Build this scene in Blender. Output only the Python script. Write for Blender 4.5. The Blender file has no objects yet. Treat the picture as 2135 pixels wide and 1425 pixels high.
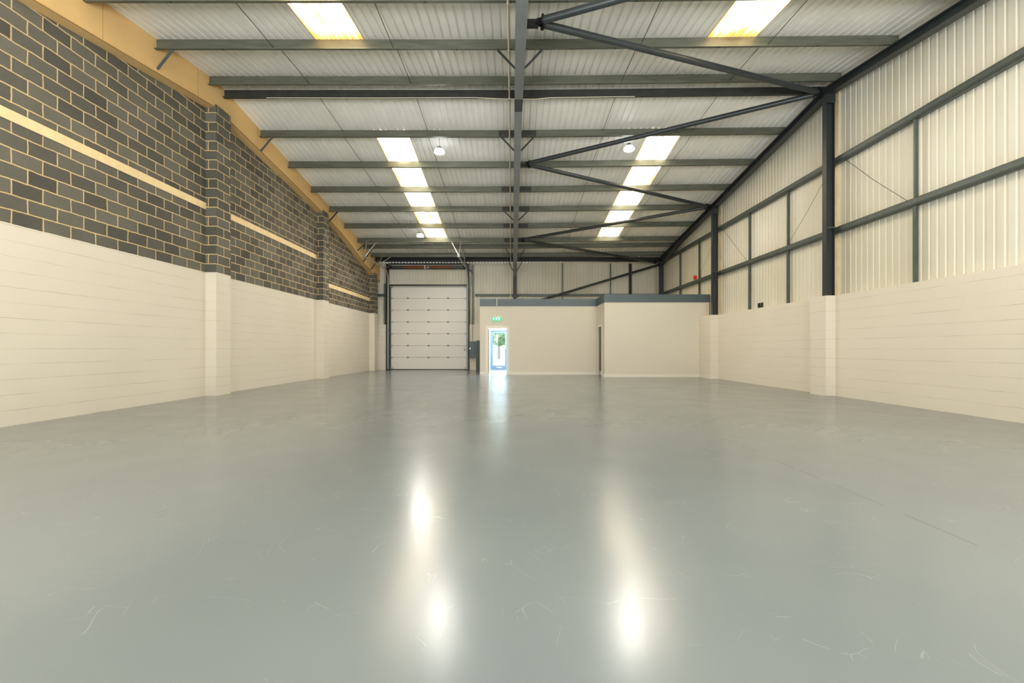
import bpy, bmesh, math, random
from mathutils import Vector, Matrix
random.seed(7)
S = bpy.context.scene
COL = S.collection
PI = math.pi

# ------------------------------------------------------------------ camera
F_PX, VPX, VPY = 952.0, 1067.5, 727.7
CAM_H = 1.125
cd = bpy.data.cameras.new('camera'); cam = bpy.data.objects.new('camera', cd); COL.objects.link(cam)
cd.sensor_width = 36.0; cd.lens = 36.0 * F_PX / 2135.0
cd.shift_x = (1067.5 - VPX) / 2135.0
cd.shift_y = (VPY - 712.5) / 2135.0
cd.clip_start = 0.05; cd.clip_end = 300
cam.location = (0, 0, CAM_H); cam.rotation_euler = (PI/2, 0, 0)
S.camera = cam
# ------------------------------------------------------------------ view, world
S.view_settings.view_transform = 'Standard'; S.view_settings.look = 'None'
S.view_settings.gamma = 1.0; S.view_settings.use_curve_mapping = False
S.view_settings.exposure = 0.54
S.cycles.max_bounces = 9; S.cycles.diffuse_bounces = 7; S.cycles.glossy_bounces = 3; S.cycles.use_adaptive_sampling = True; S.cycles.adaptive_threshold = .04; S.cycles.adaptive_min_samples = 24
S.cycles.transparent_max_bounces = 12
S.cycles.sample_clamp_indirect = 12.0
S.cycles.caustics_reflective = False
SKYLIGHT = 6.0       # daylight coming through the rooflights
FILL = 950.0         # W per added fill light
FILL_TILT = 78.0         # degrees the added fill tips up towards the ceiling
LAMP = 450.0         # high bay lamps
for nx in (-3.9, 4.2):   # added fill lights in made-up openings of the unseen near wall
    ld = bpy.data.lights.new('fill_light', 'AREA'); ld.shape = 'RECTANGLE'; ld.size = 4.6; ld.size_y = 4.4
    ld.energy = FILL; ld.color = (1.0, .985, .95)
    lo = bpy.data.objects.new('fill_light', ld); COL.objects.link(lo); lo.location = (nx, -2.75, 2.25); lo.rotation_euler = (PI/2+math.radians(FILL_TILT), 0, 0)
W = bpy.data.worlds.new('sky'); S.world = W; W.use_nodes = True
W.node_tree.nodes['Background'].inputs[0].default_value = (0.62, 0.80, 1.0, 1)
W.node_tree.nodes['Background'].inputs[1].default_value = 2.6

# ------------------------------------------------------------------ materials
def lin(c):
    return tuple(((v/255)/12.92 if v/255 <= .04045 else ((v/255+.055)/1.055)**2.4) for v in c) + (1,)
class NT:
    def __init__(s, name):
        s.m = bpy.data.materials.new(name); s.m.use_nodes = True
        s.t = s.m.node_tree; s.b = s.t.nodes['Principled BSDF']; s.out = s.t.nodes['Material Output']
    def n(s, typ, **kw):
        nd = s.t.nodes.new(typ)
        for k, v in kw.items():
            if isinstance(k, str) and hasattr(nd, k): setattr(nd, k, v)
        return nd
    def l(s, a, b): s.t.links.new(a, b)
    def pos(s):
        return s.n('ShaderNodeNewGeometry').outputs['Position']
    def mapping(s, vec, scale):
        m = s.n('ShaderNodeMapping'); m.inputs['Scale'].default_value = scale
        s.l(vec, m.inputs['Vector']); return m.outputs[0]
    def noise(s, vec, scale, detail=3, rough=.5):
        n = s.n('ShaderNodeTexNoise'); n.inputs['Scale'].default_value = scale
        n.inputs['Detail'].default_value = detail; n.inputs['Roughness'].default_value = rough
        s.l(vec, n.inputs['Vector']); return n.outputs['Fac']
    def ramp(s, fac, p0, p1, c0, c1):
        r = s.n('ShaderNodeValToRGB'); r.color_ramp.elements[0].position = p0; r.color_ramp.elements[1].position = p1
        r.color_ramp.elements[0].color = c0; r.color_ramp.elements[1].color = c1
        s.l(fac, r.inputs[0]); return r.outputs[0]
    def mix(s, fac, a, b, mode='MIX'):
        m = s.n('ShaderNodeMix'); m.data_type = 'RGBA'; m.blend_type = mode
        for sock, v in ((m.inputs[0], fac), (m.inputs[6], a), (m.inputs[7], b)):
            if hasattr(v, 'node'): s.l(v, sock)
            else: sock.default_value = v
        return m.outputs[2]
    def math(s, op, a, b=0.0):
        m = s.n('ShaderNodeMath'); m.operation = op
        for sock, v in ((m.inputs[0], a), (m.inputs[1], b)):
            if hasattr(v, 'node'): s.l(v, sock)
            else: sock.default_value = v
        return m.outputs[0]
    def bump(s, h, strength, dist=.01):
        b = s.n('ShaderNodeBump'); b.inputs['Strength'].default_value = strength; b.inputs['Distance'].default_value = dist
        s.l(h, b.inputs['Height']); s.l(b.outputs[0], s.b.inputs['Normal'])
def plain(name, rgb, rough=.5, metal=0.0, var=.12, scale=3.0, spec=.5, stretch=(1, 1, 1)):
    t = NT(name); c = lin(rgb)
    f = t.noise(t.mapping(t.pos(), stretch), scale, 4)
    d = tuple(v*(1-var) for v in c[:3]) + (1,); e = tuple(min(1, v*(1+var)) for v in c[:3]) + (1,)
    t.l(t.ramp(f, .3, .7, d, e), t.b.inputs['Base Color'])
    t.b.inputs['Roughness'].default_value = rough; t.b.inputs['Metallic'].default_value = metal
    t.b.inputs['Specular IOR Level'].default_value = spec
    return t.m
def emis(name, rgb, strength):
    t = NT(name); t.b.inputs['Base Color'].default_value = lin(rgb)
    t.b.inputs['Emission Color'].default_value = lin(rgb); t.b.inputs['Emission Strength'].default_value = strength
    return t.m

def block_material(name, paint_z):
    """blockwork in 450 x 225 courses, painted off-white up to paint_z, bare above"""
    t = NT(name); g = t.n('ShaderNodeNewGeometry')
    sp = t.n('ShaderNodeSeparateXYZ'); t.l(g.outputs['Position'], sp.inputs[0])
    sn = t.n('ShaderNodeSeparateXYZ'); t.l(g.outputs['True Normal'], sn.inputs[0])
    side = t.math('GREATER_THAN', t.math('ABSOLUTE', sn.outputs[0]), .5)
    u = t.math('ADD', t.math('MULTIPLY', side, t.math('ADD', sp.outputs[1], .093)),
               t.math('MULTIPLY', t.math('SUBTRACT', 1.0, side), t.math('ADD', sp.outputs[0], 7.0)))
    jit = t.math('MULTIPLY', t.math('SUBTRACT', t.noise(g.outputs['Position'], 5.0, 4), .5), .03)
    v = t.math('ADD', sp.outputs[2], jit)
    u2 = t.math('ADD', u, jit)
    cv = t.n('ShaderNodeCombineXYZ'); t.l(u2, cv.inputs[0]); t.l(v, cv.inputs[1])
    br = t.n('ShaderNodeTexBrick'); t.l(cv.outputs[0], br.inputs['Vector'])
    br.inputs['Scale'].default_value = 1.0; br.inputs['Brick Width'].default_value = .45
    br.inputs['Row Height'].default_value = .225; br.inputs['Mortar Size'].default_value = .0105
    br.inputs['Mortar Smooth'].default_value = .15; br.inputs['Bias'].default_value = 0
    br.inputs['Color1'].default_value = lin((88, 86, 78)); br.inputs['Color2'].default_value = lin((122, 119, 107))
    br.inputs['Mortar'].default_value = lin((226, 199, 146))
    n1 = t.noise(g.outputs['Position'], 1.3, 5); n2 = t.noise(g.outputs['Position'], 55, 3)
    bare = t.mix(.5, br.outputs['Color'], t.ramp(n1, .3, .7, (.55, .55, .55, 1), (1, 1, 1, 1)), 'MULTIPLY')
    bare = t.mix(.35, bare, t.ramp(n2, .3, .7, (.6, .6, .6, 1), (1, 1, 1, 1)), 'MULTIPLY')
    # painted: thin bed joints show, perpends nearly filled
    br2 = t.n('ShaderNodeTexBrick'); t.l(cv.outputs[0], br2.inputs['Vector'])
    br2.inputs['Scale'].default_value = 1.0; br2.inputs['Brick Width'].default_value = .45
    br2.inputs['Row Height'].default_value = .225; br2.inputs['Mortar Size'].default_value = .0032
    br2.inputs['Mortar Smooth'].default_value = .3
    row = t.math('ABSOLUTE', t.math('SUBTRACT', t.math('FRACT', t.math('ADD', t.math('DIVIDE', v, .225), .5)), .5))
    bed = t.math('LESS_THAN', row, .011)
    patch = t.ramp(t.noise(t.mapping(g.outputs['Position'], (.8, .8, 2.5)), 1.6, 3), .38, .6, (.1, .1, .1, 1), (1, 1, 1, 1))
    bedm = t.math('MULTIPLY', bed, patch)
    pn = t.noise(g.outputs['Position'], .5, 3)
    paint = t.ramp(pn, .3, .7, lin((221, 213, 198)), lin((227, 219, 204)))
    paint = t.mix(t.math('MULTIPLY', bedm, .75), paint, lin((150, 143, 128)))
    edge = t.math('ADD', sp.outputs[2], t.math('MULTIPLY', t.math('SUBTRACT', t.noise(g.outputs['Position'], 9, 3), .5), .015))
    isbare = t.math('GREATER_THAN', edge, paint_z)
    t.l(t.mix(isbare, paint, bare), t.b.inputs['Base Color'])
    h1 = t.math('MULTIPLY', br.outputs['Fac'], isbare)
    h2 = t.math('MULTIPLY', t.math('MAXIMUM', t.math('MULTIPLY', br2.outputs['Fac'], .4), bedm), t.math('SUBTRACT', 1.0, isbare))
    hh = t.math('SUBTRACT', t.math('MULTIPLY', n2, .25), t.math('ADD', t.math('MULTIPLY', h1, .5), h2))
    t.bump(hh, .45, .008)
    rr = t.math('ADD', .5, t.math('MULTIPLY', isbare, .4)); t.l(rr, t.b.inputs['Roughness'])
    return t.m

def sheet_material(name, rgb, dirt=.3):
    t = NT(name); p = t.pos()
    n1 = t.noise(t.mapping(p, (1.2, 1.2, .25)), 1.5, 4); n2 = t.noise(p, .35, 2)
    a = t.ramp(n1, .35, .75, lin(rgb), lin(tuple(v*.965 for v in rgb)))
    b = t.ramp(n2, .35, .7, (1, 1, 1, 1), (1-dirt*.25, 1-dirt*.28, 1-dirt*.42, 1))
    t.l(t.mix(1.0, a, b, 'MULTIPLY'), t.b.inputs['Base Color'])
    t.b.inputs['Roughness'].default_value = .38
    return t.m

def floor_material():
    t = NT('painted_floor'); p = t.pos()
    n1 = t.noise(p, .35, 3); n2 = t.noise(p, 1.4, 4, .55); n4 = t.noise(p, 38, 2)
    base = t.ramp(n1, .3, .7, lin((112, 120, 122)), lin((121, 129, 130)))
    # swept scratches: thin wandering lines, only inside worn areas
    nz = t.n('ShaderNodeTexNoise'); nz.inputs['Scale'].default_value = .9; nz.inputs['Detail'].default_value = 1
    t.l(p, nz.inputs['Vector'])
    vs = t.n('ShaderNodeVectorMath'); vs.operation = 'SCALE'; vs.inputs['Scale'].default_value = 1.6; t.l(nz.outputs['Color'], vs.inputs[0])
    vd = t.n('ShaderNodeVectorMath'); vd.operation = 'ADD'; t.l(p, vd.inputs[0]); t.l(vs.outputs[0], vd.inputs[1])
    lines = []
    for sc, th, seed, cut in ((3.4, .0018, 0, .59), (6.5, .0018, 7.3, .60)):
        mp = t.n('ShaderNodeMapping'); mp.inputs['Scale'].default_value = (.55 if seed else 1.0, 1.0 if seed else .5, 1); mp.inputs['Location'].default_value = (seed, seed*2, 0)
        t.l(vd.outputs[0], mp.inputs['Vector'])
        w = t.n('ShaderNodeTexVoronoi'); w.feature = 'DISTANCE_TO_EDGE'; w.inputs['Scale'].default_value = sc
        t.l(mp.outputs[0], w.inputs['Vector'])
        ln = t.math('LESS_THAN', w.outputs['Distance'], th*sc/2)
        mo = t.n('ShaderNodeMapping'); mo.inputs['Location'].default_value = (seed*3, 0, 0); t.l(p, mo.inputs['Vector'])
        lines.append(t.math('MULTIPLY', ln, t.math('GREATER_THAN', t.noise(mo.outputs[0], 3.2, 3), cut)))
    sc_ = t.math('MAXIMUM', *lines)
    vp = t.n('ShaderNodeTexVoronoi'); vp.inputs['Scale'].default_value = 7.0; t.l(p, vp.inputs['Vector'])
    dots = t.math('MULTIPLY', t.math('LESS_THAN', vp.outputs['Distance'], .035), t.math('GREATER_THAN', n2, .52))
    marks = t.math('MAXIMUM', sc_, dots)
    base = t.mix(t.math('MULTIPLY', marks, .17), base, lin((190, 192, 186)))
    sp = t.n('ShaderNodeSeparateXYZ'); t.l(p, sp.inputs[0])
    wob = t.math('MULTIPLY', t.math('SUBTRACT', t.noise(p, 1.0, 3), .5), .05)
    brk = t.math('GREATER_THAN', t.noise(p, 1.9, 3), .47)
    j1 = t.math('LESS_THAN', t.math('ABSOLUTE', t.math('SUBTRACT', t.math('ADD', sp.outputs[0], wob), 2.66)), .007)
    j2 = t.math('LESS_THAN', t.math('ABSOLUTE', t.math('SUBTRACT', t.math('ADD', sp.outputs[1], wob), 11.1)), .012)
    jj = t.math('MULTIPLY', t.math('MAXIMUM', j1, j2), brk)
    base = t.mix(t.math('MULTIPLY', jj, .4), base, lin((80, 84, 82)))
    t.l(base, t.b.inputs['Base Color'])
    r = t.math('ADD', .165, t.math('MULTIPLY', n2, .12)); t.l(t.math('ADD', r, t.math('MULTIPLY', marks, .01)), t.b.inputs['Roughness'])
    t.b.inputs['Specular IOR Level'].default_value = .6
    h = t.math('ADD', t.math('MULTIPLY', n4, .16), t.math('ADD', t.math('MULTIPLY', n2, .9), t.math('MULTIPLY', marks, -.15)))
    t.bump(h, .09, .012)
    return t.m

def skylight_material():
    """translucent grp rooflight, weathered with rust-brown streaks that run down the slope"""
    t = NT('rooflight_grp'); p = t.pos()
    st = t.noise(t.mapping(p, (9, .55, .55)), 1.6, 4, .6)
    st2 = t.noise(t.mapping(p, (2.5, .5, .5)), 1.1, 3)
    dirt = t.ramp(t.math('ADD', t.math('MULTIPLY', st, .65), t.math('MULTIPLY', st2, .4)), .50, .68, (0, 0, 0, 1), (1, 1, 1, 1))
    sp = t.n('ShaderNodeSeparateXYZ'); t.l(p, sp.inputs[0])
    ax = t.math('ABSOLUTE', sp.outputs[0])
    e = t.math('ABSOLUTE', t.math('SUBTRACT', ax, t.math('ADD', 3.42, t.math('MULTIPLY', t.math('GREATER_THAN', sp.outputs[0], 0.0), .97)) ))
    edge = t.ramp(e, .42, .5, (0, 0, 0, 1), (1, 1, 1, 1))
    near = t.math('SUBTRACT', 1.0, t.math('MULTIPLY', t.math('ABSOLUTE', t.math('SUBTRACT', sp.outputs[1], 9.1)), 2.6))
    near = t.math('MULTIPLY', t.math('MAXIMUM', near, 0.0), t.math('ADD', .35, st))
    k = t.math('MINIMUM', t.math('ADD', t.math('MULTIPLY', dirt, .85), t.math('ADD', t.math('MULTIPLY', edge, .6), near)), 1.0)
    cc = t.n('ShaderNodeCombineColor')
    for ch, (b0, st0) in enumerate(((1.0, .17), (.92, .085), (.77, .022))):
        t.l(t.math('MULTIPLY', t.math('POWER', st0, k), b0), cc.inputs[ch])
    c = cc.outputs[0]
    t.l(c, t.b.inputs['Emission Color']); t.b.inputs['Emission Strength'].default_value = SKYLIGHT
    t.l(t.mix(k, (.8, .74, .6, 1), (.45, .3, .15, 1)), t.b.inputs['Base Color'])
    t.b.inputs['Roughness'].default_value = .4
    return t.m

M = dict(
    block_left=block_material('blockwork_part_painted', 2.95),
    block_white=block_material('blockwork_painted', 9.0),
    sheet_roof=sheet_material('roof_liner_sheet', (248, 246, 240), .25),
    sheet_wall=sheet_material('wall_liner_sheet', (222, 218, 203), .6),
    cream=plain('cream_flashing', (222, 204, 165), .5),
    floor=floor_material(),
    galv=plain('galvanised_steel', (101, 104, 91), .45, .35, .2, 5, stretch=(.4, 3, 3)),
    galv_dark=plain('galvanised_steel_dark', (62, 63, 58), .5, .25, .2, 5),
    steel=plain('painted_steel_grey', (122, 126, 126), .4, .0, .08, 2),
    steel_dark=plain('painted_steel_dark', (45, 51, 52), .4, .0, .12, 2),
    rail=plain('sheeting_rail_steel', (84, 92, 86), .42, .2, .12, 4),
    black=plain('black_steel', (13, 14, 14), .45, .0, .1, 3),
    zinc=plain('zinc_track', (170, 172, 166), .35, .5, .1, 6),
    board=plain('sand_fire_board', (230, 192, 132), .8, 0, .07, .8, .2),
    lintel=plain('sand_concrete', (240, 216, 168), .85, 0, .07, 6, .2),
    mortarline=plain('board_edge', (160, 125, 78), .9, 0, .1, 4, .1),
    white=plain('white_emulsion', (214, 207, 191), .6, 0, .015, .6, .3),
    gloss=plain('white_gloss', (226, 220, 206), .35, 0, .01, 1),
    door_panel=plain('door_panel_white', (226, 222, 214), .35, 0, .015, 1),
    door_groove=plain('door_seam', (110, 98, 88), .6, 0, .05, 3),
    slate=plain('slate_grey_metal', (82, 94, 97), .4, .1, .05, 1.5),
    bluegrey=plain('blue_grey_aluminium', (84, 104, 124), .4, .2, .04, 2),
    conduit=plain('cream_conduit', (224, 214, 186), .45, 0, .05, 3),
    brown=plain('spring_brown', (140, 76, 44), .5, .3, .25, 18),
    red=plain('red_alarm', (215, 35, 28), .4, 0, .03, 3),
    chrome=plain('chrome', (200, 200, 200), .2, .9, .02, 3),
    wood=plain('grey_door_leaf', (84, 78, 70), .5, 0, .05, 3),
    leaf=plain('foliage', (130, 168, 108), .8, 0, .3, 4),
    bark=plain('bark', (160, 150, 135), .9, 0, .2, 6),
    tarmac=plain('paving', (190, 188, 184), .9, 0, .08, 2),
    sky=skylight_material(),
    lamp=emis('led_lens', (255, 250, 240), LAMP),
    sign_green=emis('sign_green', (0, 190, 120), .9),
    sign_white=emis('sign_white', (225, 255, 245), 1.6),
    lobby_glow=emis('lobby_fill', (215, 235, 255), 32.0),
)
tg = NT('clear_glass')
tr = tg.n('ShaderNodeBsdfTransparent'); gl = tg.n('ShaderNodeBsdfGlossy'); gl.inputs['Roughness'].default_value = .02
mx = tg.n('ShaderNodeMixShader'); mx.inputs[0].default_value = .07
tg.l(tr.outputs[0], mx.inputs[1]); tg.l(gl.outputs[0], mx.inputs[2]); tg.l(mx.outputs[0], tg.out.inputs[0])
M['glass'] = tg.m
M['housing_glow'] = emis('lamp_housing_glow', (240, 244, 250), 10.0)  # housing glow added to brighten the ceiling around the lamps

# ------------------------------------------------------------------ mesh helpers
class MB:
    def __init__(s): s.v = []; s.f = []; s.sm = []
    def add(s, vs, fs, smooth=False):
        o = len(s.v); s.v += [tuple(v) for v in vs]
        for f in fs: s.f.append([i+o for i in f]); s.sm.append(smooth)
        return s
    def box(s, x0, x1, y0, y1, z0, z1):
        v = [(x, y, z) for x in (x0, x1) for y in (y0, y1) for z in (z0, z1)]
        return s.add(v, [(0, 1, 3, 2), (4, 6, 7, 5), (0, 4, 5, 1), (2, 3, 7, 6), (0, 2, 6, 4), (1, 5, 7, 3)])
    def loft(s, a, b, closed=True, caps=True, smooth=False):
        """two equal rings of points"""
        n = len(a); fs = [(i, (i+1) % n, n+(i+1) % n, n+i) for i in range(n if closed else n-1)]
        s.add(list(a)+list(b), fs, smooth)
        if caps and closed:
            s.add(list(a), [list(range(n))[::-1]]); s.add(list(b), [list(range(n))])
        return s
    def tube(s, pts, r, n=12, caps=True):
        pts = [Vector(p) for p in pts]; rings = []
        t0 = (pts[1]-pts[0]).normalized()
        up = Vector((0, 0, 1)) if abs(t0.z) < .9 else Vector((1, 0, 0))
        a = t0.cross(up).normalized()
        for i, p in enumerate(pts):
            t = (pts[min(i+1, len(pts)-1)] - pts[max(i-1, 0)]).normalized()
            a = (a - t*a.dot(t)).normalized(); b = t.cross(a)
            rr = r[i] if isinstance(r, (list, tuple)) else r
            rings.append([p + (a*math.cos(2*PI*k/n) + b*math.sin(2*PI*k/n))*rr for k in range(n)])
        o = len(s.v)
        for g in rings: s.v += [tuple(q) for q in g]
        for i in range(len(rings)-1):
            for k in range(n):
                s.f.append([o+i*n+k, o+i*n+(k+1) % n, o+(i+1)*n+(k+1) % n, o+(i+1)*n+k]); s.sm.append(True)
        if caps:
            s.add(rings[0], [list(range(n))]); s.add(rings[-1], [list(range(n))[::-1]])
        return s
    def bar(s, p, q, w, h, up=(0, 0, 1)):
        p, q = Vector(p), Vector(q); t = (q-p).normalized(); u = Vector(up)
        a = t.cross(u).normalized(); b = a.cross(t).normalized()
        R = lambda c: [c+a*w/2*i+b*h/2*j for i, j in ((-1, -1), (1, -1), (1, 1), (-1, 1))]
        return s.loft(R(p), R(q))
    def obj(s, name, mat, parent=None, bevel=0):
        me = bpy.data.meshes.new(name); me.from_pydata(s.v, [], s.f); 
        for p, q in zip(me.polygons, s.sm): p.use_smooth = q
        bm = bmesh.new(); bm.from_mesh(me); bmesh.ops.recalc_face_normals(bm, faces=bm.faces)
        if bevel: bmesh.ops.bevel(bm, geom=bm.edges[:], offset=bevel, segments=2, affect='EDGES')
        bm.to_mesh(me); bm.free()
        me.materials.append(mat if not isinstance(mat, str) else M[mat])
        o = bpy.data.objects.new(name, me); COL.objects.link(o)
        if parent: o.parent = parent; o.matrix_parent_inverse = parent.matrix_world.inverted()
        return o
def empty(name, loc=(0, 0, 0)):
    o = bpy.data.objects.new(name, None); COL.objects.link(o); o.location = loc
    o.empty_display_size = .1; o.matrix_world = Matrix.Translation(loc); return o
def tag(o, label, cat, group=None):
    o['label'] = label; o['category'] = cat
    if group: o['group'] = group
    return o
def struct(o): o['kind'] = 'structure'; return o

# ------------------------------------------------------------------ building dimensions
XL, XR, XS = -7.30, 7.70, 7.90          # left block face, right block face, right liner sheet
YF, YN = 24.5, -2.7                     # far liner sheet, near wall
YR = 10.92; SL = .133
RX = .155                               # centre frame line
def rise(x): return .085*max(0.0, (x-RX)/7.35)
def Hb(y, x=0.0): return 7.312 - SL*abs(y-YR) + rise(x)      # underside of purlins
def Hs(y, x=0.0): return Hb(y, x) + .235                     # liner sheet
ROWS = [7.58, 9.08, 10.66, 11.22, 12.83, 14.44, 16.06, 17.64, 19.25, 20.88, 21.69, 22.89]
SKX = [(-3.93, -2.95), (3.89, 4.88)]
SKY_SEG = [(1.2, 9.16), (12.93, 20.9)]
PIT = 1/6.0

def profile(x0, x1, depth=.036):
    """offsets across a liner sheet: broad flats with a narrow rib every sixth of a metre"""
    out = [(x0, 0.0)]; k = math.floor(x0/PIT)
    while k*PIT < x1:
        b = k*PIT
        for dx, d in ((.104, 0), (.118, depth), (.148, depth), (.162, 0)):
            x = b+dx
            if x0+.002 < x < x1-.002: out.append((x, d))
        k += 1
    out.append((x1, 0.0)); return out
# roof liner
def roof_strip(mb, x0, x1, y0, y1):
    ys = [y0] + ([YR] if y0 < YR < y1 else []) + [y1]
    pr = profile(x0, x1)
    rings = [[(x, y, Hs(y, x)+d) for x, d in pr] for y in ys]
    for a, b in zip(rings, rings[1:]): mb.loft(a, b, closed=False)
roof = MB()
edges = [XL-.2, SKX[0][0], SKX[0][1], SKX[1][0], SKX[1][1], XS+.05]
for i in range(5):
    if i in (1, 3):
        y = YN-.1
        for a, b in SKY_SEG:
            roof_strip(roof, edges[i], edges[i+1], y, a); y = b
        roof_strip(roof, edges[i], edges[i+1], y, YF+.15)
    else: roof_strip(roof, edges[i], edges[i+1], YN-.1, YF+.15)
struct(roof.obj('ceiling', 'sheet_roof'))
names = {(0, 0): 'left near rooflight, streaked orange, in front of the ridge at the top of the photo',
         (0, 1): 'left rooflight strip running down the far roof slope, weathered cream',
         (1, 0): 'right near rooflight, streaked orange, in front of the ridge at the top of the photo',
         (1, 1): 'right rooflight strip running down the far roof slope behind the brace tubes'}
for i, (x0, x1) in enumerate(SKX):
    for j, (y0, y1) in enumerate(SKY_SEG):
        mb = MB(); roof_strip(mb, x0, x1, y0, y1)
        w = mb.obj('rooflight', 'sky')
        tag(w, names[(i, j)], 'skylight', 'translucent rooflights')
        fr = MB()
        for xe in (x0, x1):
            fr.loft([(xe-.012, y0, Hs(y0, xe)-.003), (xe+.012, y0, Hs(y0, xe)-.003), (xe+.012, y0, Hs(y0, xe)+.02), (xe-.012, y0, Hs(y0, xe)+.02)],
                    [(xe-.012, y1, Hs(y1, xe)-.003), (xe+.012, y1, Hs(y1, xe)-.003), (xe+.012, y1, Hs(y1, xe)+.02), (xe-.012, y1, Hs(y1, xe)+.02)])
        fr.obj('edge_flashing', 'cream', w)

# floor
struct(MB().box(XL-.3, XS+.2, YN-.3, YF+.35, -.2, 0).obj('floor', 'floor'))

# left party wall
wl = MB().box(XL-.2, XL, YN, YF+.2, 0, 7.0)
wl = struct(wl.obj('wall_left', 'block_left'))
for k, (a, b, h) in enumerate(((10.87, 11.43, 6.95), (17.03, 17.55, 6.33), (23.37, 23.92, 5.03))):
    struct(MB().box(XL, -7.04, a, b, 0, h).obj('trim_%d' % (k+1), 'block_left'))
n = 4
for a, b, z0, z1 in ((YN, 10.87, 4.44, 4.60), (11.43, 17.03, 4.47, 4.63), (17.55, 23.37, 3.57, 3.73)):
    struct(MB().box(XL, XL+.018, a, b, z0, z1).obj('trim_%d' % n, 'lintel')); n += 1

# boarded rafter at the head of the left wall
low = [(YN, 4.75), (-.5, 5.2), (2.0, 5.62), (4.6, 5.98), (6.72, 6.27), (10.92, 6.88), (15.1, 6.44), (17.2, 6.19), (18.9, 5.93), (20.2, 5.66), (21.75, 5.24), (23.4, 4.90), (YF, 4.70)]
mb = MB()
for (ya, za), (yb, zb) in zip(low, low[1:]):
    R = lambda y, z: [(XL, y, z), (-7.08, y, z), (-7.08, y, Hs(y)+.0), (XL, y, Hs(y)+.0)]
    mb.loft(R(ya, za), R(yb, zb), caps=(ya == YN or yb == YF))
bx = mb.obj('boxed_rafter', 'board')
tag(bx, 'sand coloured board casing around the rafter above the dark block wall', 'beam casing')
mb = MB()
for (ya, za), (yb, zb) in zip(low, low[1:]):
    mb.bar((-7.075, ya, za+.012), (-7.075, yb, zb+.012), .012, .018)
mb.obj('lower_edge_bead', 'mortarline', bx)
mb = MB()
for y in [3.1, 5.5, 7.9, 10.3, 12.7, 15.1, 17.9, 19.9, 22.3]:
    zl = next(za+(zb-za)*(y-ya)/(yb-ya) for (ya, za), (yb, zb) in zip(low, low[1:]) if ya <= y <= yb)
    MB().box(-7.081, -7.0785, y-.003, y+.003, zl+.03, Hs(y)-.01).obj('board_joint', 'mortarline', bx)

# right wall: painted blockwork below, liner sheet above
struct(MB().box(XR, XR+.25, YN, YF+.2, 0, 2.40).obj('wall_right', 'block_white'))
struct(MB().box(7.47, XR, 10.87, 11.44, 0, 2.395).obj('trim_%d' % n, 'block_white')); n += 1
struct(MB().box(7.42, XR, 17.05, 18.12, 0, 2.395).obj('trim_%d' % n, 'block_white')); n += 1
def wall_sheet(name, fixed, a0, a1, z0, zfun, axis, mat='sheet_wall', sign=1):
    mb = MB(); pr = profile(a0, a1, .012)
    zf = zfun if callable(zfun) else (lambda q: zfun)
    if axis == 'y':
        # split at the ridge so the head follows the roof
        pr2 = []
        for q, d in pr: pr2.append((q, d))
        A = [(fixed+sign*d, q, z0) for q, d in pr2]; B = [(fixed+sign*d, q, zf(q)) for q, d in pr2]
    else:
        A = [(q, fixed+sign*d, z0) for q, d in pr]; B = [(q, fixed+sign*d, zf(q)) for q, d in pr]
    mb.loft(A, B, closed=False)
    return struct(mb.obj(name, mat))
wall_sheet('wall_right_cladding', XS, YN, YF+.02, 2.38, lambda y: Hs(y, XS)+.02, 'y')
struct(MB().box(XS-.03, XS-.004, 11.0, 11.3, 2.40, Hs(11.2, XS)-.005).obj('trim_%d' % n, 'cream')); n += 1
struct(MB().box(XS-.03, XS-.004, 17.2, 17.42, 2.40, Hs(17.3, XS)-.005).obj('trim_%d' % n, 'cream')); n += 1
# near wall behind the camera, openings made up for the fill lights
struct(MB().box(XL, -6.2, YN-.2, YN, 0, 4.5).box(-1.6, 1.9, YN-.2, YN, 0, 4.5).box(6.5, XS, YN-.2, YN, 0, 4.5).obj('wall_near', 'block_white'))
wall_sheet('wall_near_cladding', YN-.02, XL, XS, 4.48, lambda x: Hs(YN, x), 'x', sign=-1)

# far wall
DX0, DX1, DT = -6.62, -2.32, 4.47       # big sectional door opening
EX0, EX1, ET = -1.16, -.24, 2.10        # glazed entrance door opening
fw = MB()
fw.box(XL, DX0, 24.28, 24.5, 0, 2.42); fw.box(DX1, EX0, 24.28, 24.5, 0, 2.42)
fw.box(EX1, XS, 24.28, 24.5, 0, 2.42); fw.box(EX0, EX1, 24.28, 24.5, ET, 2.42)
struct(fw.obj('wall_far', 'block_white'))
wall_sheet('wall_far_cladding', 24.5, XL, DX0, 2.40, lambda x: Hs(YF, x), 'x')
wall_sheet('wall_far_cladding', 24.5, DX0, DX1, DT, lambda x: Hs(YF, x), 'x')
wall_sheet('wall_far_cladding', 24.5, DX1, XS, 2.40, lambda x: Hs(YF, x), 'x')

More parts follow.
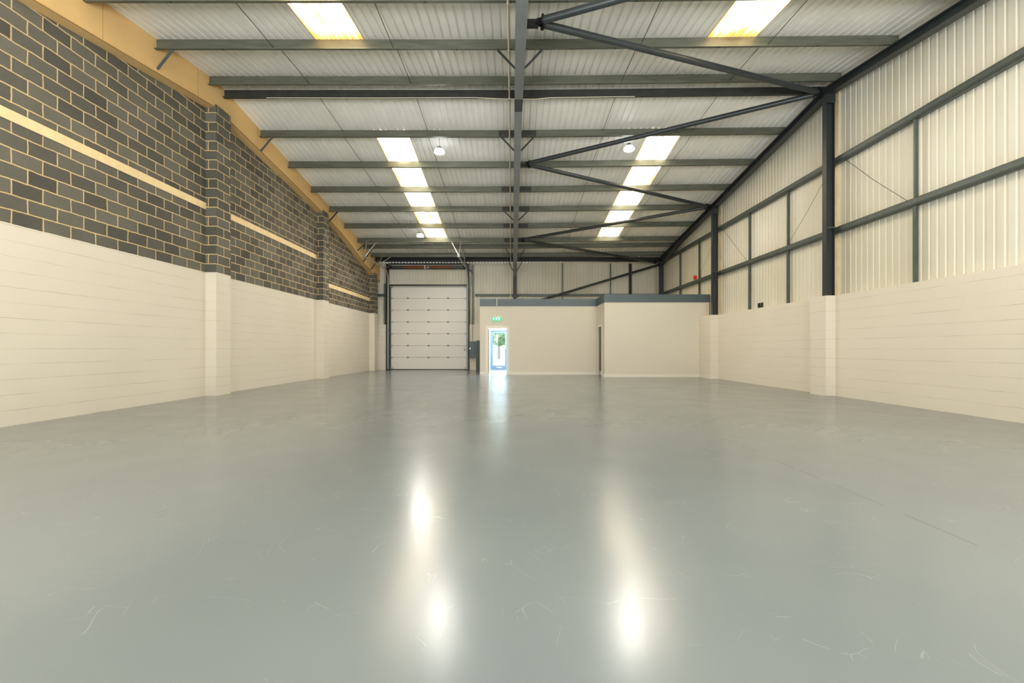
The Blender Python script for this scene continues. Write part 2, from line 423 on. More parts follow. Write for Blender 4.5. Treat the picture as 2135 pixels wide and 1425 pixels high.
# office partition
PA, PB, PRX, PLX = 19.90, 18.12, 3.67, -1.40
ID0, ID1, IDT = -1.06, -.215, 2.04      # inner door opening
pw = MB()
pw.box(PLX, ID0, PA, PA+.1, 0, 2.985); pw.box(ID1, PRX, PA, PA+.1, 0, 2.985); pw.box(ID0, ID1, PA, PA+.1, IDT, 2.985)
pw.box(PLX, PLX+.1, PA+.1, 24.28, 0, 2.985)
struct(pw.obj('wall_office', 'white'))
pr_ = MB()
pr_.box(PRX, 7.83, PB, PB+.1, 0, 2.972)
pr_.box(PRX, PRX+.1, PB+.1, 18.67, 0, 2.972); pr_.box(PRX, PRX+.1, 19.41, PA+.1, 0, 2.972); pr_.box(PRX, PRX+.1, 18.67, 19.41, IDT, 2.972)
struct(pr_.obj('wall_office_right', 'white'))
struct(MB().box(PLX, 7.83, PA+.1, 24.28, 2.86, 2.96).box(PRX+.1, 7.83, PB+.1, PA+.1, 2.86, 2.96).obj('ceiling_office', 'white'))
fas = MB().box(PLX, PRX-.02, PA-.02, PA+.1, 2.985, 3.298)
fas.box(PRX-.02, PRX+.1, PB-.02, PA+.1, 2.972, 3.285); fas.box(PRX+.1, 7.85, PB-.02, PB+.1, 2.972, 3.285); fas.box(PLX, PLX+.1, PA+.1, 24.2, 2.985, 3.298)
fas = fas.obj('fascia', 'slate'); tag(fas, 'slate grey metal fascia capping the white office partition', 'fascia')
sk = MB()
sk.box(PLX, ID0-.09, PA-.018, PA, 0, .11); sk.box(ID1+.09, PRX-.018, PA-.018, PA, 0, .11)
sk.box(PRX-.018, PRX, PB-.018, 18.60, 0, .11); sk.box(PRX-.018, PRX, 19.48, PA-.018, 0, .11)
sk.box(PRX, 7.42, PB-.018, PB, 0, .11)
struct(sk.obj('baseboard_office', 'gloss'))
struct(MB().box(7.402, 7.42, 17.05, 18.10, 0, .11).box(7.402, XR, 17.032, 17.05, 0, .11).obj('baseboard_pilaster', 'gloss'))
# lobby behind the partition
struct(MB().box(1.5, 1.6, PA+.1, 24.28, 0, 2.86).box(-1.3, -1.16, 24.2, 24.28, 0, 2.86).obj('wall_lobby', 'white'))
lp = MB().box(-.9, 1.1, 21.2, 23.4, 2.84, 2.859).obj('lobby_fill_panel', 'lobby_glow')  # glowing panel added to brighten the lobby
tag(lp, 'unseen fill panel added in the lobby ceiling behind the open doorway', 'light')

# inner door: architrave, lining, leaf swung into the lobby
d3 = struct(empty('door_1', ((ID0+ID1)/2, PA, 0)))
a = MB(); a.box(ID0-.09, ID0, PA-.02, PA, 0, IDT+.09); a.box(ID1, ID1+.09, PA-.02, PA, 0, IDT+.09); a.box(ID0, ID1, PA-.02, PA, IDT, IDT+.09)
a.obj('architrave', 'gloss', d3)
a = MB(); a.box(ID0, ID0+.02, PA, PA+.1, 0, IDT); a.box(ID1-.02, ID1, PA, PA+.1, 0, IDT); a.box(ID0+.02, ID1-.02, PA, PA+.1, IDT-.02, IDT)
a.obj('lining', 'gloss', d3)
a = MB().bar((ID0+.045, PA+.12, 1.01), (ID0-.05, PA+.91, 1.01), .042, 1.98)
lf = a.obj('leaf', 'gloss', d3)
MB().tube([(ID0+.035, PA+.84, 1.0), (ID0+.075, PA+.845, 1.0), (ID0+.085, PA+.74, 1.0)], .009, 8).obj('handle', 'chrome', lf)
MB().box(ID0+.006, ID0+.024, PA+.02, PA+.1, .02, 2.0).obj('hinge_gap_shade', 'black', d3)  # black strip put in for the shade of the hinge gap

# side door in the return
d4 = struct(empty('door_2', (PRX, 19.04, 0)))
a = MB(); a.box(PRX-.02, PRX, 18.60, 18.67, 0, IDT+.07); a.box(PRX-.02, PRX, 19.41, 19.48, 0, IDT+.07); a.box(PRX-.02, PRX, 18.67, 19.41, IDT, IDT+.07)
a.obj('architrave', 'gloss', d4)
a = MB().box(PRX+.035, PRX+.08, 18.68, 19.40, .005, IDT-.005); lf = a.obj('leaf', 'wood', d4)
MB().box(PRX+.03, PRX+.035, 18.75, 19.33, .02, .2).obj('kick_plate', 'chrome', lf)
MB().tube([(PRX+.035, 18.78, 1.0), (PRX-.01, 18.78, 1.0), (PRX-.01, 18.88, 1.0)], .009, 8).obj('handle', 'chrome', lf)

# glazed entrance door in the far wall
d5 = struct(empty('door_3', ((EX0+EX1)/2, 24.4, 0)))
a = MB(); a.box(EX0, EX0+.05, 24.35, 24.42, 0, ET); a.box(EX1-.05, EX1, 24.35, 24.42, 0, ET); a.box(EX0+.05, EX1-.05, 24.35, 24.42, ET-.05, ET); a.box(EX0+.05, EX1-.05, 24.35, 24.42, 0, .03)
a.obj('frame', 'bluegrey', d5)
a = MB(); x0, x1 = EX0+.055, EX1-.055
a.box(x0, x0+.08, 24.36, 24.41, .035, ET-.055); a.box(x1-.08, x1, 24.36, 24.41, .035, ET-.055)
a.box(x0+.08, x1-.08, 24.36, 24.41, .035, .22); a.box(x0+.08, x1-.08, 24.36, 24.41, ET-.14, ET-.055)
lf = a.obj('leaf', 'bluegrey', d5)
MB().box(x0+.08, x1-.08, 24.38, 24.39, .22, ET-.14).obj('pane', 'glass', lf)
MB().box(-.83, -.55, 24.348, 24.36, .085, .155).obj('letter_plate', 'chrome', lf)
MB().tube([(x1-.04, 24.36, .95), (x1-.04, 24.31, .95), (x1-.04, 24.31, 1.15), (x1-.04, 24.36, 1.15)], .011, 8).obj('handle', 'bluegrey', lf)
# outdoors beyond the glass
struct(MB().box(-25, 25, YF+.4, 70, -.25, -.05).obj('ground_outside', 'tarmac'))
tr_ = empty('tree', (-1.5, 52, -.05))
tag(tr_, 'pale green tree outside, seen through the glazed entrance door', 'tree')
MB().tube([(-1.5, 52, -.05), (-1.5, 52, 1.2), (-1.45, 52.1, 2.4)], [.18, .14, .08], 10).obj('trunk', 'bark', tr_)
cr = MB()
for k in range(1800):
    while True:
        q = Vector((random.uniform(-1, 1), random.uniform(-1, 1), random.uniform(-1, 1)))
        if q.length < 1: break
    c = Vector((-1.5, 52, 2.5)) + Vector((q.x*1.0, q.y*1.0, q.z*1.0))
    a_ = Vector((random.gauss(0, 1), random.gauss(0, 1), random.gauss(0, 1))).normalized()*.22
    b_ = a_.cross(Vector((random.gauss(0, 1), random.gauss(0, 1), random.gauss(0, 1)))).normalized()*.12
    cr.add([c-a_, c+b_, c+a_, c-b_], [(0, 1, 2, 3)])
cr.obj('crown', 'leaf', tr_)
hw = MB().box(-12, 12, 60, 60.3, -.05, 1.8).obj('boundary_wall', 'white')
tag(hw, 'pale boundary wall far outside beyond the glazed entrance door', 'wall')

# ------------------------------------------------------------------ big sectional door
DY = 24.42
d1 = struct(empty('door_4', ((DX0+DX1)/2, DY, 0)))
ph = .633; PX0, PX1 = -6.47, -2.43
for k in range(7):
    z0 = .03+k*ph
    b = MB().box(PX0, PX1, DY, DY+.045, z0+.006, z0+ph-.006).obj('panel', 'door_panel', d1, bevel=.004)
    MB().box(PX0+.02, PX1-.02, DY-.002, DY, z0+ph/2-.003, z0+ph/2+.003).obj('rib', 'door_panel', b)
MB().box(PX0, PX1, DY+.025, DY+.05, .02, DT-.0).obj('seam_backing', 'door_groove', d1)
for xa, xb in ((DX0-.02, PX0+.03), (PX1-.03, DX1+.02)):
    MB().box(xa, xb, DY+.047, DY+.07, 0, DT).obj('jamb', 'rail', d1)
hinge = None
def cp(o, loc, parent):
    c = o.copy(); COL.objects.link(c); c.parent = parent; c.matrix_parent_inverse = parent.matrix_world.inverted()
    c.location = loc; return c
for k in range(1, 7):
    for x in (-5.57, -4.46, -3.42):
        if hinge is None:
            hinge = MB().box(-.05, .05, -.028, -.0005, -.035, .035).box(-.02, .02, -.04, -.028, -.012, .012).obj('hinge', 'steel', d1, bevel=.003)
            hinge.matrix_parent_inverse = d1.matrix_world.inverted(); hinge.location = (x, DY, .03+k*ph)
        else: cp(hinge, (x, DY, .03+k*ph), d1)
rh = None
for k in range(0, 8):
    for x in (-6.44, -2.46):
        z = min(.03+k*ph, 4.40) if k else .1
        if rh is None:
            rh = MB().box(-.045, .045, -.03, -.0005, -.045, .045).tube([(-.1, -.04, 0), (.1, -.04, 0)], .012, 8).obj('roller_bracket', 'zinc', d1)
            rh.matrix_parent_inverse = d1.matrix_world.inverted(); rh.location = (x, DY, z)
        else: cp(rh, (x, DY, z), d1)
MB().box(PX0, PX1, DY+.0, DY+.04, 0, .03).obj('bottom_seal', 'black', d1)
for x0, x1 in ((-6.66, -6.53), (-2.37, -2.27)):
    MB().box(x0, x1, 24.16, 24.27, 0, 5.62).obj('frame_post', 'black', d1)
MB().box(-6.53, -2.37, 24.2, 24.27, 4.47, 4.54).obj('lintel', 'black', d1)
MB().box(-6.53, -2.37, 24.2, 24.27, 5.60, 5.66).obj('head_rail', 'black', d1)
# vertical angle, curve and horizontal track each side
for sx, xt in ((1, -6.55), (-1, -2.35)):
    pts = [(xt, 24.12, .05), (xt, 24.12, 4.7)]
    for k in range(1, 9):
        t = k/8*PI/2; pts.append((xt, 24.12-.55*(1-math.cos(t)), 4.74+.52*math.sin(t)))
    pts += [(xt, 22.3, 5.25), (xt, 20.2, 5.22)]
    MB().tube(pts, .032, 8).obj('track', 'zinc' , d1)
    MB().box(xt-.03*sx-.02, xt-.03*sx+.02, 24.14, 24.27, .02, 4.5).obj('track_angle', 'rail', d1)
    MB().box(xt-.05, xt+.05, 20.1, 20.2, 5.17, 5.27).obj('track_end_stop', 'zinc', d1)
for p, q in (((-6.55, 20.35, 5.25), (-6.56, 20.6, Hb(20.8)+.0)), ((-6.55, 20.35, 5.25), (-6.2, 20.85, Hb(20.85))),
             ((-6.55, 22.4, 5.27), (-6.52, 22.9, Hb(22.9))), ((-6.55, 22.4, 5.27), (-6.1, 22.9, Hb(22.9))),
             ((-2.35, 20.2, 5.25), (-2.33, 20.85, Hb(20.85))), ((-2.35, 20.7, 5.25), (-2.75, 20.85, Hb(20.85))),
             ((-2.35, 22.4, 5.27), (-2.37, 22.9, Hb(22.9))), ((-2.35, 23.6, 5.2), (-2.38, 21.7, Hb(21.7)))):
    MB().bar(p, q, .03, .03).obj('track_hanger', 'zinc', d1)
# torsion shaft, springs, drums
SZ, SY = 5.44, 24.12
MB().box(-6.53, -2.37, 24.2, 24.27, 5.36, 5.53).obj('spring_board', 'black', d1)
MB().tube([(-6.75, SY, SZ), (-2.2, SY, SZ)], .016, 10).obj('torsion_shaft', 'steel', d1)
for a_, b_ in ((-5.70, -4.62), (-4.32, -3.17)):
    n_ = 90; pts = [(a_+(b_-a_)*k/n_, SY, SZ) for k in range(n_+1)]
    MB().tube(pts, [.066 if k % 2 else .058 for k in range(n_+1)], 14).obj('torsion_spring', 'brown', d1)
MB().box(-4.62, -4.56, SY-.06, SY+.08, SZ-.09, SZ+.09).obj('spring_bracket', 'cream', d1)
MB().tube([(-4.5, SY, SZ), (-4.36, SY, SZ)], .055, 14).obj('coupler', 'chrome', d1)
for x in (-6.42, -2.5):
    MB().tube([(x-.07, SY, SZ), (x+.07, SY, SZ)], [.085, .085], 18).obj('cable_drum', 'black', d1)
MB().box(-2.60, -2.44, DY-.045, DY-.001, 1.08, 1.13).tube([(-2.56, DY-.06, 1.0), (-2.50, DY-.06, 1.2)], .012, 8).obj('slide_bolt', 'zinc', d1)

# ------------------------------------------------------------------ steel frame
def beam_path(path, x0, x1, depth_fn, name, mat, rise_x=0.0):
    """I beam following the roof; path = list of y"""
    mb = MB(); xc = (x0+x1)/2
    for ya, yb in zip(path, path[1:]):
        for (xa, xb, lo, hi) in ((x0, x1, lambda y: Hb(y, rise_x)-.016, lambda y: Hb(y, rise_x)-.001),
                                 (x0, x1, lambda y: Hb(y, rise_x)-depth_fn(y), lambda y: Hb(y, rise_x)-depth_fn(y)+.016),
                                 (xc-.006, xc+.006, lambda y: Hb(y, rise_x)-depth_fn(y)+.01, lambda y: Hb(y, rise_x)-.01)):
            R = lambda y: [(xa, y, lo(y)), (xb, y, lo(y)), (xb, y, hi(y)), (xa, y, hi(y))]
            mb.loft(R(ya), R(yb))
    return mb.obj(name, mat)
def dep_c(y):
    y = YR+abs(y-YR)
    return .37 if y < 18.8 else .37+(y-18.8)*.085
rc = beam_path([YN+.4, 3.0, YR, 18.8, 23.9], RX-.095, RX+.095, dep_c, 'rafter', 'steel')
tag(rc, 'grey steel rafter running down the middle of the roof away from the viewer', 'beam', 'main rafters')
MB().box(RX-.097, RX+.097, 10.45, YR, Hb(10.68)-.385-.0, Hb(10.68)-.36).box(RX-.097, RX+.097, YR, 11.12, Hb(11)-.40, Hb(11)-.37).obj('apex_plate', 'steel_dark', rc)
for y in (10.9, 7.8, 13.85, 19.95):
    MB().box(RX-.09, RX+.09, y-.006, y+.006, Hb(y)-dep_c(y)+.017, Hb(y)-.017).obj('web_stiffener', 'steel_dark', rc)
def dep_r(y):
    y = YR+abs(y-YR)
    return .19 if y < 20.6 else .19+(y-20.6)*.085
rr = beam_path([YN+.4, 1.2, YR, 20.6, 23.4], 7.5, 7.69, dep_r, 'rafter', 'steel_dark', 7.5)
tag(rr, 'dark steel rafter along the head of the right hand sheeted wall', 'beam', 'main rafters')
# filler strip between right rafter and sheet
def column(x, y, zt, name_label, w=.2, d=.15, z0=0, mat='steel_dark'):
    mb = MB(); mb.box(x, x+.014, y, y+d, z0, zt); mb.box(x+w-.014, x+w, y, y+d, z0, zt); mb.box(x+.014, x+w-.014, y+d/2-.005, y+d/2+.005, z0, zt)
    o = mb.obj('column', mat); tag(o, name_label, 'column', 'steel wall columns')
    b = MB().box(x-.0, x+w, y-.02, y, zt-.22, zt-.0); b.obj('cap_plate', mat, o)
    return o
c1 = column(7.5, 10.89, Hb(10.92, 7.5)-.19, 'tall dark column at the ridge on the right wall, nearest the camera', z0=2.396)
c2 = column(7.5, 17.06, Hb(17.1, 7.5)-.19, 'dark column on the right wall standing just before the office partition', z0=2.396)
c3 = column(7.5, 23.2, Hb(23.3, 7.5)-.44, 'dark column in the far right corner behind the office partition')
cc = MB(); cx0, cx1 = RX-.095, RX+.095
cc.box(cx0, cx1, 23.62, 23.64, 2.961, 4.98).box(cx0, cx1, 23.90, 23.92, 2.961, 5.5).box(RX-.006, RX+.006, 23.64, 23.90, 2.961, 5.1)
cc = cc.obj('column', 'black'); tag(cc, 'dark column in the middle of the far wall rising behind the office partition', 'column', 'steel wall columns')
eb = MB().box(-7.06, 7.86, 23.62, 23.78, 5.66, 5.70).box(-7.06, 7.86, 23.70, 23.76, 5.70, 5.86).box(-7.06, 7.86, 23.6, 23.62, 5.66, 5.86)
# the eaves beam sits over the column heads
eb = eb.obj('eaves_beam', 'black'); tag(eb, 'black eaves beam spanning the head of the far wall above the big door', 'beam')

# purlins: Z section, bottom flange to the camera
ordn = ['first', 'second', 'third', 'fourth', 'fifth', 'sixth', 'seventh', 'eighth', 'ninth', 'tenth']
PL = ['galvanised purlin cut by the top edge of the photo, nearest the camera',
      'galvanised purlin under the lower ends of the two near rooflights',
      'galvanised ridge purlin, the camera side one of the ridge pair',
      'dark ridge purlin, the far side one of the ridge pair',
      'galvanised purlin at the upper ends of the far rooflight strips',
      'galvanised purlin just below the two lit high bay lamps',
      'galvanised purlin third down from the ridge pair',
      'galvanised purlin fourth down from the ridge pair, with a V of fly braces',
      'galvanised purlin fifth down from the ridge pair, with no fly braces',
      'galvanised purlin at the lower ends of the far rooflight strips',
      'galvanised purlin closely below the lower ends of the rooflight strips',
      'galvanised purlin last before the black eaves beam of the far wall']
def purlin(y, label, mat):
    h = .215; t = .005; fl = .06
    sec = [(-fl, 0), (0+t, 0), (t, h-t), (fl, h-t), (fl, h), (0, h), (0, t), (-fl+t, t), (-fl+t, .018), (-fl, .018)]
    mb = MB(); s = -1 if y > YR else 1      # flanges step with the slope
    xs = [-7.07, RX, 7.69]
    rings = [[(x, y+a, Hb(y, x)+b + (SL*a if y < YR else -SL*a)) for a, b in sec] for x in xs]
    mb.loft(rings[0], rings[1], caps=False); mb.loft(rings[1], rings[2], caps=False)
    for r in (rings[0], rings[2]): mb.add(r, [(0, 1, 6, 7), (1, 2, 5, 6), (2, 3, 4, 5), (0, 7, 8, 9)])
    o = mb.obj('purlin', mat); tag(o, label, 'purlin', 'roof purlins')
    return o
for k, y in enumerate(ROWS):
    p = purlin(y, PL[k], 'galv_dark' if k == 3 else 'galv')
    if k in (4, 6, 7, 8, 9):
        sx = .52
        rs = [[(x, y+a, Hb(y, x)+b) for a, b in ((-.066, .004), (-.007, .001), (-.007, .20), (-.001, .20), (-.001, .012), (-.066, .012))] for x in (RX-sx, RX+sx)]
        MB().loft(rs[0], rs[1]).obj('lap_sleeve', 'galv_dark', p)
    for x in (-5.9, -3.6, -1.3, .9, 2.2, 4.2, 6.1):
        xx = x+random.uniform(-.3, .3)
        MB().tube([(xx, y-.03, Hb(y, xx)-.02), (xx, y-.03, Hb(y, xx)+.0)], .008, 6).obj('bolt', 'black', p)

# fly braces
def brace(p, q, label, mat='steel_dark', w=.035, name='fly_brace', grp='fly braces under the purlins'):
    o = MB().bar(p, q, w, .035).obj(name, mat); tag(o, label, 'brace', grp); return o
where = {1: 'nearest the camera', 4: 'by the upper ends of the far rooflights', 7: 'fourth purlin past the ridge', 10: 'below the lower rooflight ends', 11: 'last purlin of the roof'}
for k in where:
    y = ROWS[k]; zl = dep_c(y)-.02
    if k == 7: zl = .31
    for s, nm in ((-1, 'left'), (1, 'right')):
        brace((RX+s*.44, y, Hb(y)-.0), (RX+s*.10, y+.02, Hb(y)-zl), '%s arm of the middle rafter V, %s' % (nm, where[k]))
wl_ = {1: 'nearest the camera', 4: 'beside the upper end of the far rooflight', 7: 'over the second block pilaster', 9: 'beside the lower rooflight end', 10: 'above the door track end', 11: 'above the far block pilaster'}
for k in wl_:
    y = ROWS[k]
    d = .62 if k > 9 else .36
    brace((-6.72 if k < 9 else -6.62, y-.03, Hb(y)-.0), (-7.075, y+.03, Hb(y)-d), 'short brace on the sand coloured casing, %s' % wl_[k], 'slate' if k < 5 else 'steel_dark')

# sag rods
LX = [(-4.74, 'leftmost'), (-2.36, 'second from the left'), (2.55, 'third from the left'), (5.08, 'rightmost')]
gaps = [(i, i+1) for i in range(len(ROWS)-1) if i != 2]
gname = {0: 'between the two purlins nearest the camera', 1: 'just in front of the ridge pair', 3: 'just beyond the ridge pair', 4: 'beside the lit high bay lamps',
         5: 'second bay below the lamps', 6: 'third bay below the lamps', 7: 'fourth bay below the lamps', 8: 'by the lower rooflight ends', 9: 'in the narrow bay below the rooflights', 10: 'last bay before the far wall'}
for i, j in gaps:
    for x, nm in LX:
        ya, yb = ROWS[i], ROWS[j]
        if yb < YR: za, zb = Hb(ya, x)+.19, Hb(yb, x)+.05
        else: za, zb = Hb(ya, x)+.05, Hb(yb, x)+.17
        o = MB().tube([(x, ya+.01, za), (x, yb-.006, zb)], .007, 6).obj('sag_rod', 'galv_dark')
        tag(o, 'sag rod, %s line, %s' % (nm, gname[i]), 'rod', 'sag rods between the purlins')

# roof bracing tubes
def tube_brace(p, q, label, r=.062):
    p, q = Vector(p), Vector(q); t = (q-p).normalized()
    o = MB().tube([p, q], r, 20).obj('brace_tube', 'steel_dark'); tag(o, label, 'brace', 'tubular roof bracing')
    for c, s in ((p, -1), (q, 1)):
        MB().tube([c, c+t*s*.012], .095, 20).obj('end_plate', 'black', o)
        MB().bar(c+t*s*.012, c+t*s*.15, .012, .11, (0, 0, 1)).obj('gusset', 'black', o)
    return o
NX, MX = RX+.24, 7.40
N = [(NX, 7.8, Hb(7.8)-.19), (NX, 13.85, Hb(13.85)-.19), (NX, 19.95, Hb(19.95)-.22)]
Mn = [(MX, 10.92, 7.25), (MX, 17.12, 6.45), (MX, 23.3, 5.53)]
def off(p, q, a=.16):
    p, q = Vector(p), Vector(q); t = (q-p).normalized(); return p+t*a, q-t*a
tube_brace(*off(N[0], (MX, 4.7, Hb(4.7, 7.5)-.12)), 'dark roof brace tube rising out of the top of the photo from the middle rafter')
tube_brace(*off(N[0], Mn[0]), 'long dark roof brace tube meeting the nearest right column, camera side')
tube_brace(*off(N[1], Mn[0]), 'dark roof brace tube meeting the nearest right column, far side')
tube_brace(*off(N[1], Mn[1]), 'dark roof brace tube from mid rafter to the second right column')
tube_brace(*off(N[2], Mn[1]), 'dark roof brace tube meeting the second right column from the far side')
tube_brace(*off(N[2], Mn[2]), 'farthest dark roof brace tube, crossing in front of the far right corner')
tube_brace(*off((7.85, 23.95, 5.58), (.34, 23.95, 3.33)), 'diagonal wall brace tube across the far wall dipping behind the partition')
MB_ = MB()
for i, p in enumerate(N):
    o = MB().box(RX+.02, RX+.30, p[1]-.11, p[1]+.11, p[2]-.035, p[2]-.02).obj('gusset_plate', 'black', rc)

# conduit along the middle rafter
pts = [(-.065, y, Hb(y)-.03) for y in (0.5, 4, 7.6, YR)] + [(-.065, y, Hb(y)-.03) for y in (14, 18, 23.3)] + [(-.065, 23.45, 5.5), (-.065, 23.46, 5.3), (-.065, 23.46, 3.35)]
cdt = MB().tube(pts, .018, 10).obj('conduit', 'conduit'); tag(cdt, 'cream conduit running beside the middle roof rafter', 'conduit')
for y in ROWS: MB().box(-.095, -.035, y-.03, y-.005, Hb(y)-.05, Hb(y)-.001).obj('saddle', 'zinc', cdt)
o = MB().tube([(-6.0, 11.16, Hb(11.2)-.012), (-3.2, 11.16, Hb(11.2)-.015), (-.9, 11.15, Hb(11.2)-.012), (-.2, 11.15, Hb(11.2)-.045), (.6, 11.15, Hb(11.2)-.05), (.9, 11.15, Hb(11.2)-.015), (3.0, 11.16, Hb(11.2, 3)-.012)], .009, 6).obj('cable', 'conduit')
tag(o, 'thin pale cable clipped beneath the dark ridge purlin', 'cable')
o = MB().tube([(-4.0, 21.3, Hb(21.3)+.12), (-1.9, 21.3, Hb(21.3)+.12)], .02, 8)

# ------------------------------------------------------------------ sheeting rails and posts
def rail(x0, y0, x1, y1, z0, z1, label, parts=True):
    mb = MB(); t = .006
    if x0 == x1:   # runs along y on the right wall
        mb.box(x0, x0+t, y0, y1, z0, z1); mb.box(x0, x0+.12, y0, y1, z1-t, z1); mb.box(x0+.0, x0+.12, y0, y1, z0, z0+t); mb.box(x0-.0, x0+.03, y0, y1, (z0+z1)/2-.004, (z0+z1)/2+.004)
        mb.box(x0-.012, x0, y0, y1, z0+.03, z1-.03)
    else:
        mb.box(x0, x1, y0, y0+t, z0, z1); mb.box(x0, x1, y0, y0+.12, z1-t, z1); mb.box(x0, x1, y0, y0+.12, z0, z0+t)
        mb.box(x0, x1, y0-.012, y0, z0+.03, z1-.03)
    o = mb.obj('sheeting_rail', 'rail'); tag(o, label, 'rail', 'sheeting rails'); return o
rail(7.76, YN+.1, 7.76, 24.3, 5.57, 5.71, 'upper sheeting rail along the right hand wall')
lr = rail(7.76, YN+.1, 7.76, 24.3, 3.90, 4.04, 'lower sheeting rail along the right hand wall')
for y in (10.80, 16.98):
    MB().box(7.5, 7.755, y, y+.07, 3.99, 4.01).obj('bracket', 'rail', lr)
rail(DX1+.35, 24.33, 7.7, 24.33, 3.93, 4.05, 'horizontal rail on the far wall behind the middle column')
rail(XL+.02, 24.33, DX0-.06, 24.33, 3.93, 4.05, 'short horizontal rail left of the big sectional door')
posts = [(8.83, 'nearest'), (12.91, 'nearest of the middle bay'), (15.01, 'farther of the middle bay'), (19.04, 'beside the red alarm box'), (21.2, 'farthest, above the office fascia'), (6.8, 'closest to the camera, cut by the photo edge')]
for y, nm in posts[:5]:
    for z0, z1, w, wh in ((2.40, 3.898, .075, 'below the lower rail'), (4.045, 5.568, .045, 'between the two rails')):
        o = MB().box(7.78, 7.786, y-w/2, y+w/2, z0, z1).box(7.786, 7.86, y-.004, y+.004, z0, z1).obj('side_post', 'rail')
        tag(o, 'slim steel post %s on the right wall, %s' % (wh, nm), 'post', 'right wall posts')
for x, w, nm in ((2.69, .05, 'just right of the middle column'), (5.24, .05, 'crossed by the diagonal brace tube'), (6.29, .13, 'thicker and darker, nearest the far right corner')):
    o = MB().box(x-w/2, x+w/2, 24.25, 24.32, 2.961, 5.655).obj('far_post', 'rail' if w < .1 else 'black')
    tag(o, 'upright post on the far wall, %s' % nm, 'post', 'far wall posts')
for x, w in ((-6.78, .06), (-2.10, .07)):
    o = MB().box(x-w/2, x+w/2, 24.33, 24.45, 2.42, 4.6 if x < -4 else 5.6).obj('door_side_post', 'galv')
    tag(o, 'slim olive grey post at the %s side of the sectional door' % ('left' if x < -4 else 'right'), 'post')
# tie wires between the two rails
wires = [((10.75, 5.60), (8.95, 4.02), 'nearest bay, sloping from the tall ridge column'), ((11.2, 5.58), (12.86, 4.05), 'middle bay, by the ridge column'),
         ((16.95, 5.58), (15.1, 4.05), 'middle bay, by the second column'), ((17.5, 5.58), (19.0, 4.05), 'far bay, down to the red alarm box')]
for (a, za), (b, zb), nm in wires:
    o = MB().tube([(7.83, a, za), (7.80, (a+b)/2, (za+zb)/2-.04), (7.76, b, zb)], .005, 6).obj('tie_wire', 'galv_dark')
    tag(o, 'thin diagonal tie wire on the right wall, %s' % nm, 'wire', 'tie wires on the right wall')

# ------------------------------------------------------------------ lamps
def highbay(x, y, z, label):
    e = empty('high_bay_lamp', (x, y, z)); tag(e, label, 'lamp', 'high bay lamps')
    MB().tube([(x, y, z+.10), (x, y, z+.16)], [.10, .06], 20).obj('driver', 'black', e)
    MB().tube([(x, y, z+.10), (x, y, z+.095), (x, y, z+.035), (x, y, z+.0)], [.08, .11, .15, .15], 28).obj('housing', 'housing_glow', e)
    MB().tube([(x, y, z-.001), (x, y, z-.012)], [.145, .13], 28).obj('lens', 'lamp', e)
    MB().tube([(x, y, z+.16), (x+.01, y, z+.22), (x, y, Hs(y, x)-.005)], .006, 6).obj('hanging_hook', 'zinc', e)
    return e
highbay(-2.10, 13.2, 6.80, 'lit high bay lamp hanging left of the middle rafter, beyond the ridge')
highbay(3.36, 13.1, 6.84, 'lit high bay lamp hanging right of the middle rafter, beside the far rooflight')
highbay(-3.92, 19.5, 5.93, 'lit high bay lamp farthest away, above the big sectional door')

# ------------------------------------------------------------------ fittings
# exit sign
ex, ey, ez = -.655, 19.83, 2.43
e = empty('exit_sign', (ex, ey, ez)); tag(e, 'lit green running man exit sign on the partition above the open doorway', 'sign')
MB().box(ex-.19, ex+.19, ey-.02, ey+.03, ez+.065, ez+.10).obj('housing', 'gloss', e)
b = MB().box(ex-.185, ex+.185, ey-.003, ey+.003, ez-.075, ez+.065).obj('panel', 'sign_green', e)
yi = ey-.0045
def poly(mb, pts):
    mb.loft([(ex+x, yi-.001, ez+z) for x, z in pts], [(ex+x, yi+.001, ez+z) for x, z in pts])
MB().box(ex-.17, ex-.115, yi-.001, yi+.001, ez-.012, ez+.008).obj('arrow_shaft', 'sign_white', b)
mb = MB(); poly(mb, [(-.178, -.002), (-.13, .043), (-.13, -.047)]); mb.obj('arrow_head', 'sign_white', b)
mb = MB()
poly(mb, [(-.035, .03), (.015, .033), (.02, .015), (-.005, -.01), (.02, -.03), (.012, -.06), (-.002, -.058), (.004, -.034), (-.03, -.016), (-.05, -.05), (-.07, -.05), (-.065, -.04), (-.05, -.035), (-.035, .0), (-.03, .015), (-.05, .01), (-.06, -.005), (-.068, .0), (-.055, .022)])
mb.tube([(ex+.012, yi-.001, ez+.048), (ex+.012, yi+.001, ez+.048)], .012, 12)
mb.obj('running_man', 'sign_white', b)
MB().box(ex+.075, ex+.135, yi-.001, yi+.001, ez-.06, ez+.052).obj('door_symbol', 'sign_white', b)
MB().tube([(ex, 19.93, 3.32), (ex-.01, 19.87, 3.335), (ex, 19.862, 3.25), (ex, 19.862, 2.97)], .014, 8).obj('bracket_conduit', 'gloss', e)
MB().tube([(ex, 19.885, 2.99), (ex, 19.885, 2.53)], .007, 8).obj('supply_cable', 'white', e)

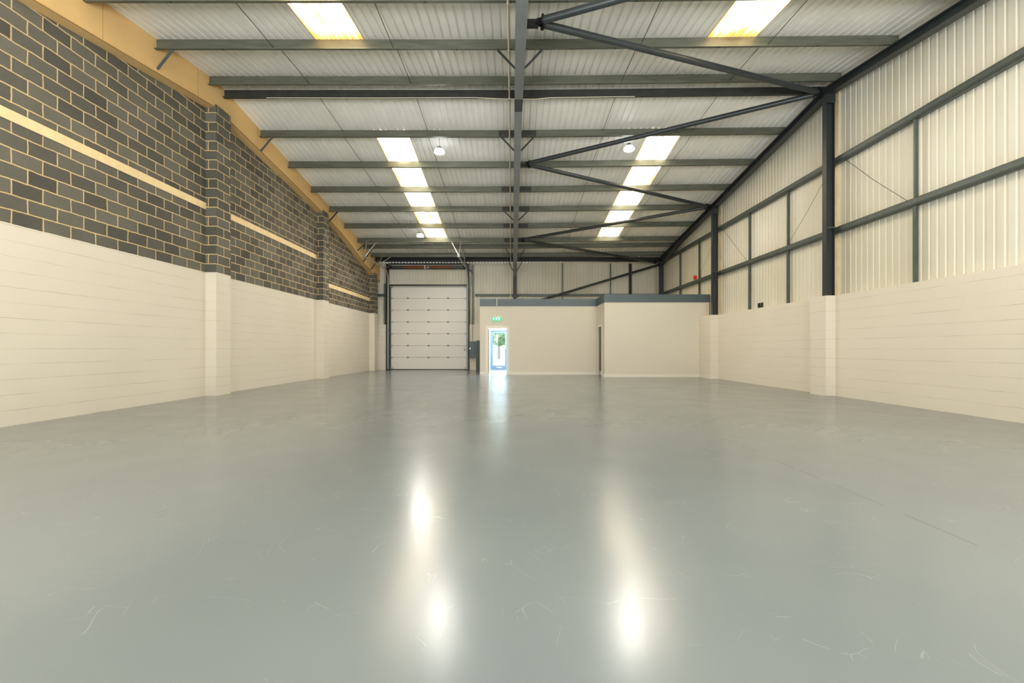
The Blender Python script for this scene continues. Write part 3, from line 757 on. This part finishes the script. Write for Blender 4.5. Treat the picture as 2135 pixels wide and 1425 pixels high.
# meter cupboard and tall grey panel
cb = MB().box(-2.25, -1.95, 24.08, 24.275, .675, 1.52).obj('wall_cabinet', 'slate', bevel=.006)
tag(cb, 'slate grey wall cabinet between the sectional door and the partition', 'cabinet')
MB().box(-2.235, -1.965, 24.07, 24.08, .69, 1.505).obj('door', 'slate', cb)
MB().box(-2.225, -2.20, 24.06, 24.07, 1.10, 1.18).obj('latch', 'chrome', cb)
tp = MB().bar((-1.755, 22.35, .765), (-1.42, 22.15, .765), .03, 1.53).obj('tall_panel', 'slate')
tag(tp, 'tall slate grey panel standing on the floor against the partition end', 'panel')
o = MB().tube([(-2.16, 24.24, 4.46), (-2.16, 24.24, 2.42)], .03, 10).obj('conduit', 'conduit'); tag(o, 'upright cream conduit beside the sectional door frame', 'conduit')
o = MB().tube([(-2.09, 24.24, 2.42), (-2.09, 24.24, 1.53)], .009, 8).obj('cable', 'galv_dark'); tag(o, 'thin upright cable dropping to the slate wall cabinet', 'cable')
pts = [(-2.20+.045*math.cos(2*PI*k/20), 24.05, 5.08+.14*math.sin(2*PI*k/20)) for k in range(21)]
o = MB().tube(pts, .012, 6, caps=False).obj('hand_chain', 'chrome'); tag(o, 'bright hand chain loop at the top right of the sectional door', 'chain')
MB().box(-2.27, -2.14, 24.06, 24.16, 5.2, 5.3).obj('chain_wheel', 'black', o)
# red alarm
o = MB().box(7.66, 7.75, 19.13, 19.30, 4.05, 4.20).obj('alarm_box', 'red', bevel=.01)
tag(o, 'small red alarm box on the lower rail of the right wall', 'alarm')
MB().tube([(7.66, 19.215, 4.125), (7.645, 19.215, 4.125)], .045, 14).obj('sounder_cap', 'red', o)
# double socket box above the painted wall
o = MB().box(7.84, 7.893, 14.35, 14.40, 2.43, 2.58).box(7.84, 7.893, 14.52, 14.57, 2.43, 2.58).box(7.85, 7.893, 14.40, 14.52, 2.43, 2.47).obj('cable_clip', 'black')
tag(o, 'small black clip fixed to the sheeting just above the painted wall', 'clip')
# little flood lamp on the far column
e = empty('flood_lamp', (.38, 23.6, 3.72)); tag(e, 'small white flood lamp beside the far middle column', 'lamp')
MB().tube([(.38, 23.55, 3.80), (.40, 23.52, 3.70)], [.03, .11], 16).obj('shade', 'gloss', e)
MB().bar((.25, 23.66, 3.82), (.38, 23.56, 3.82), .03, .03).obj('arm', 'black', e)
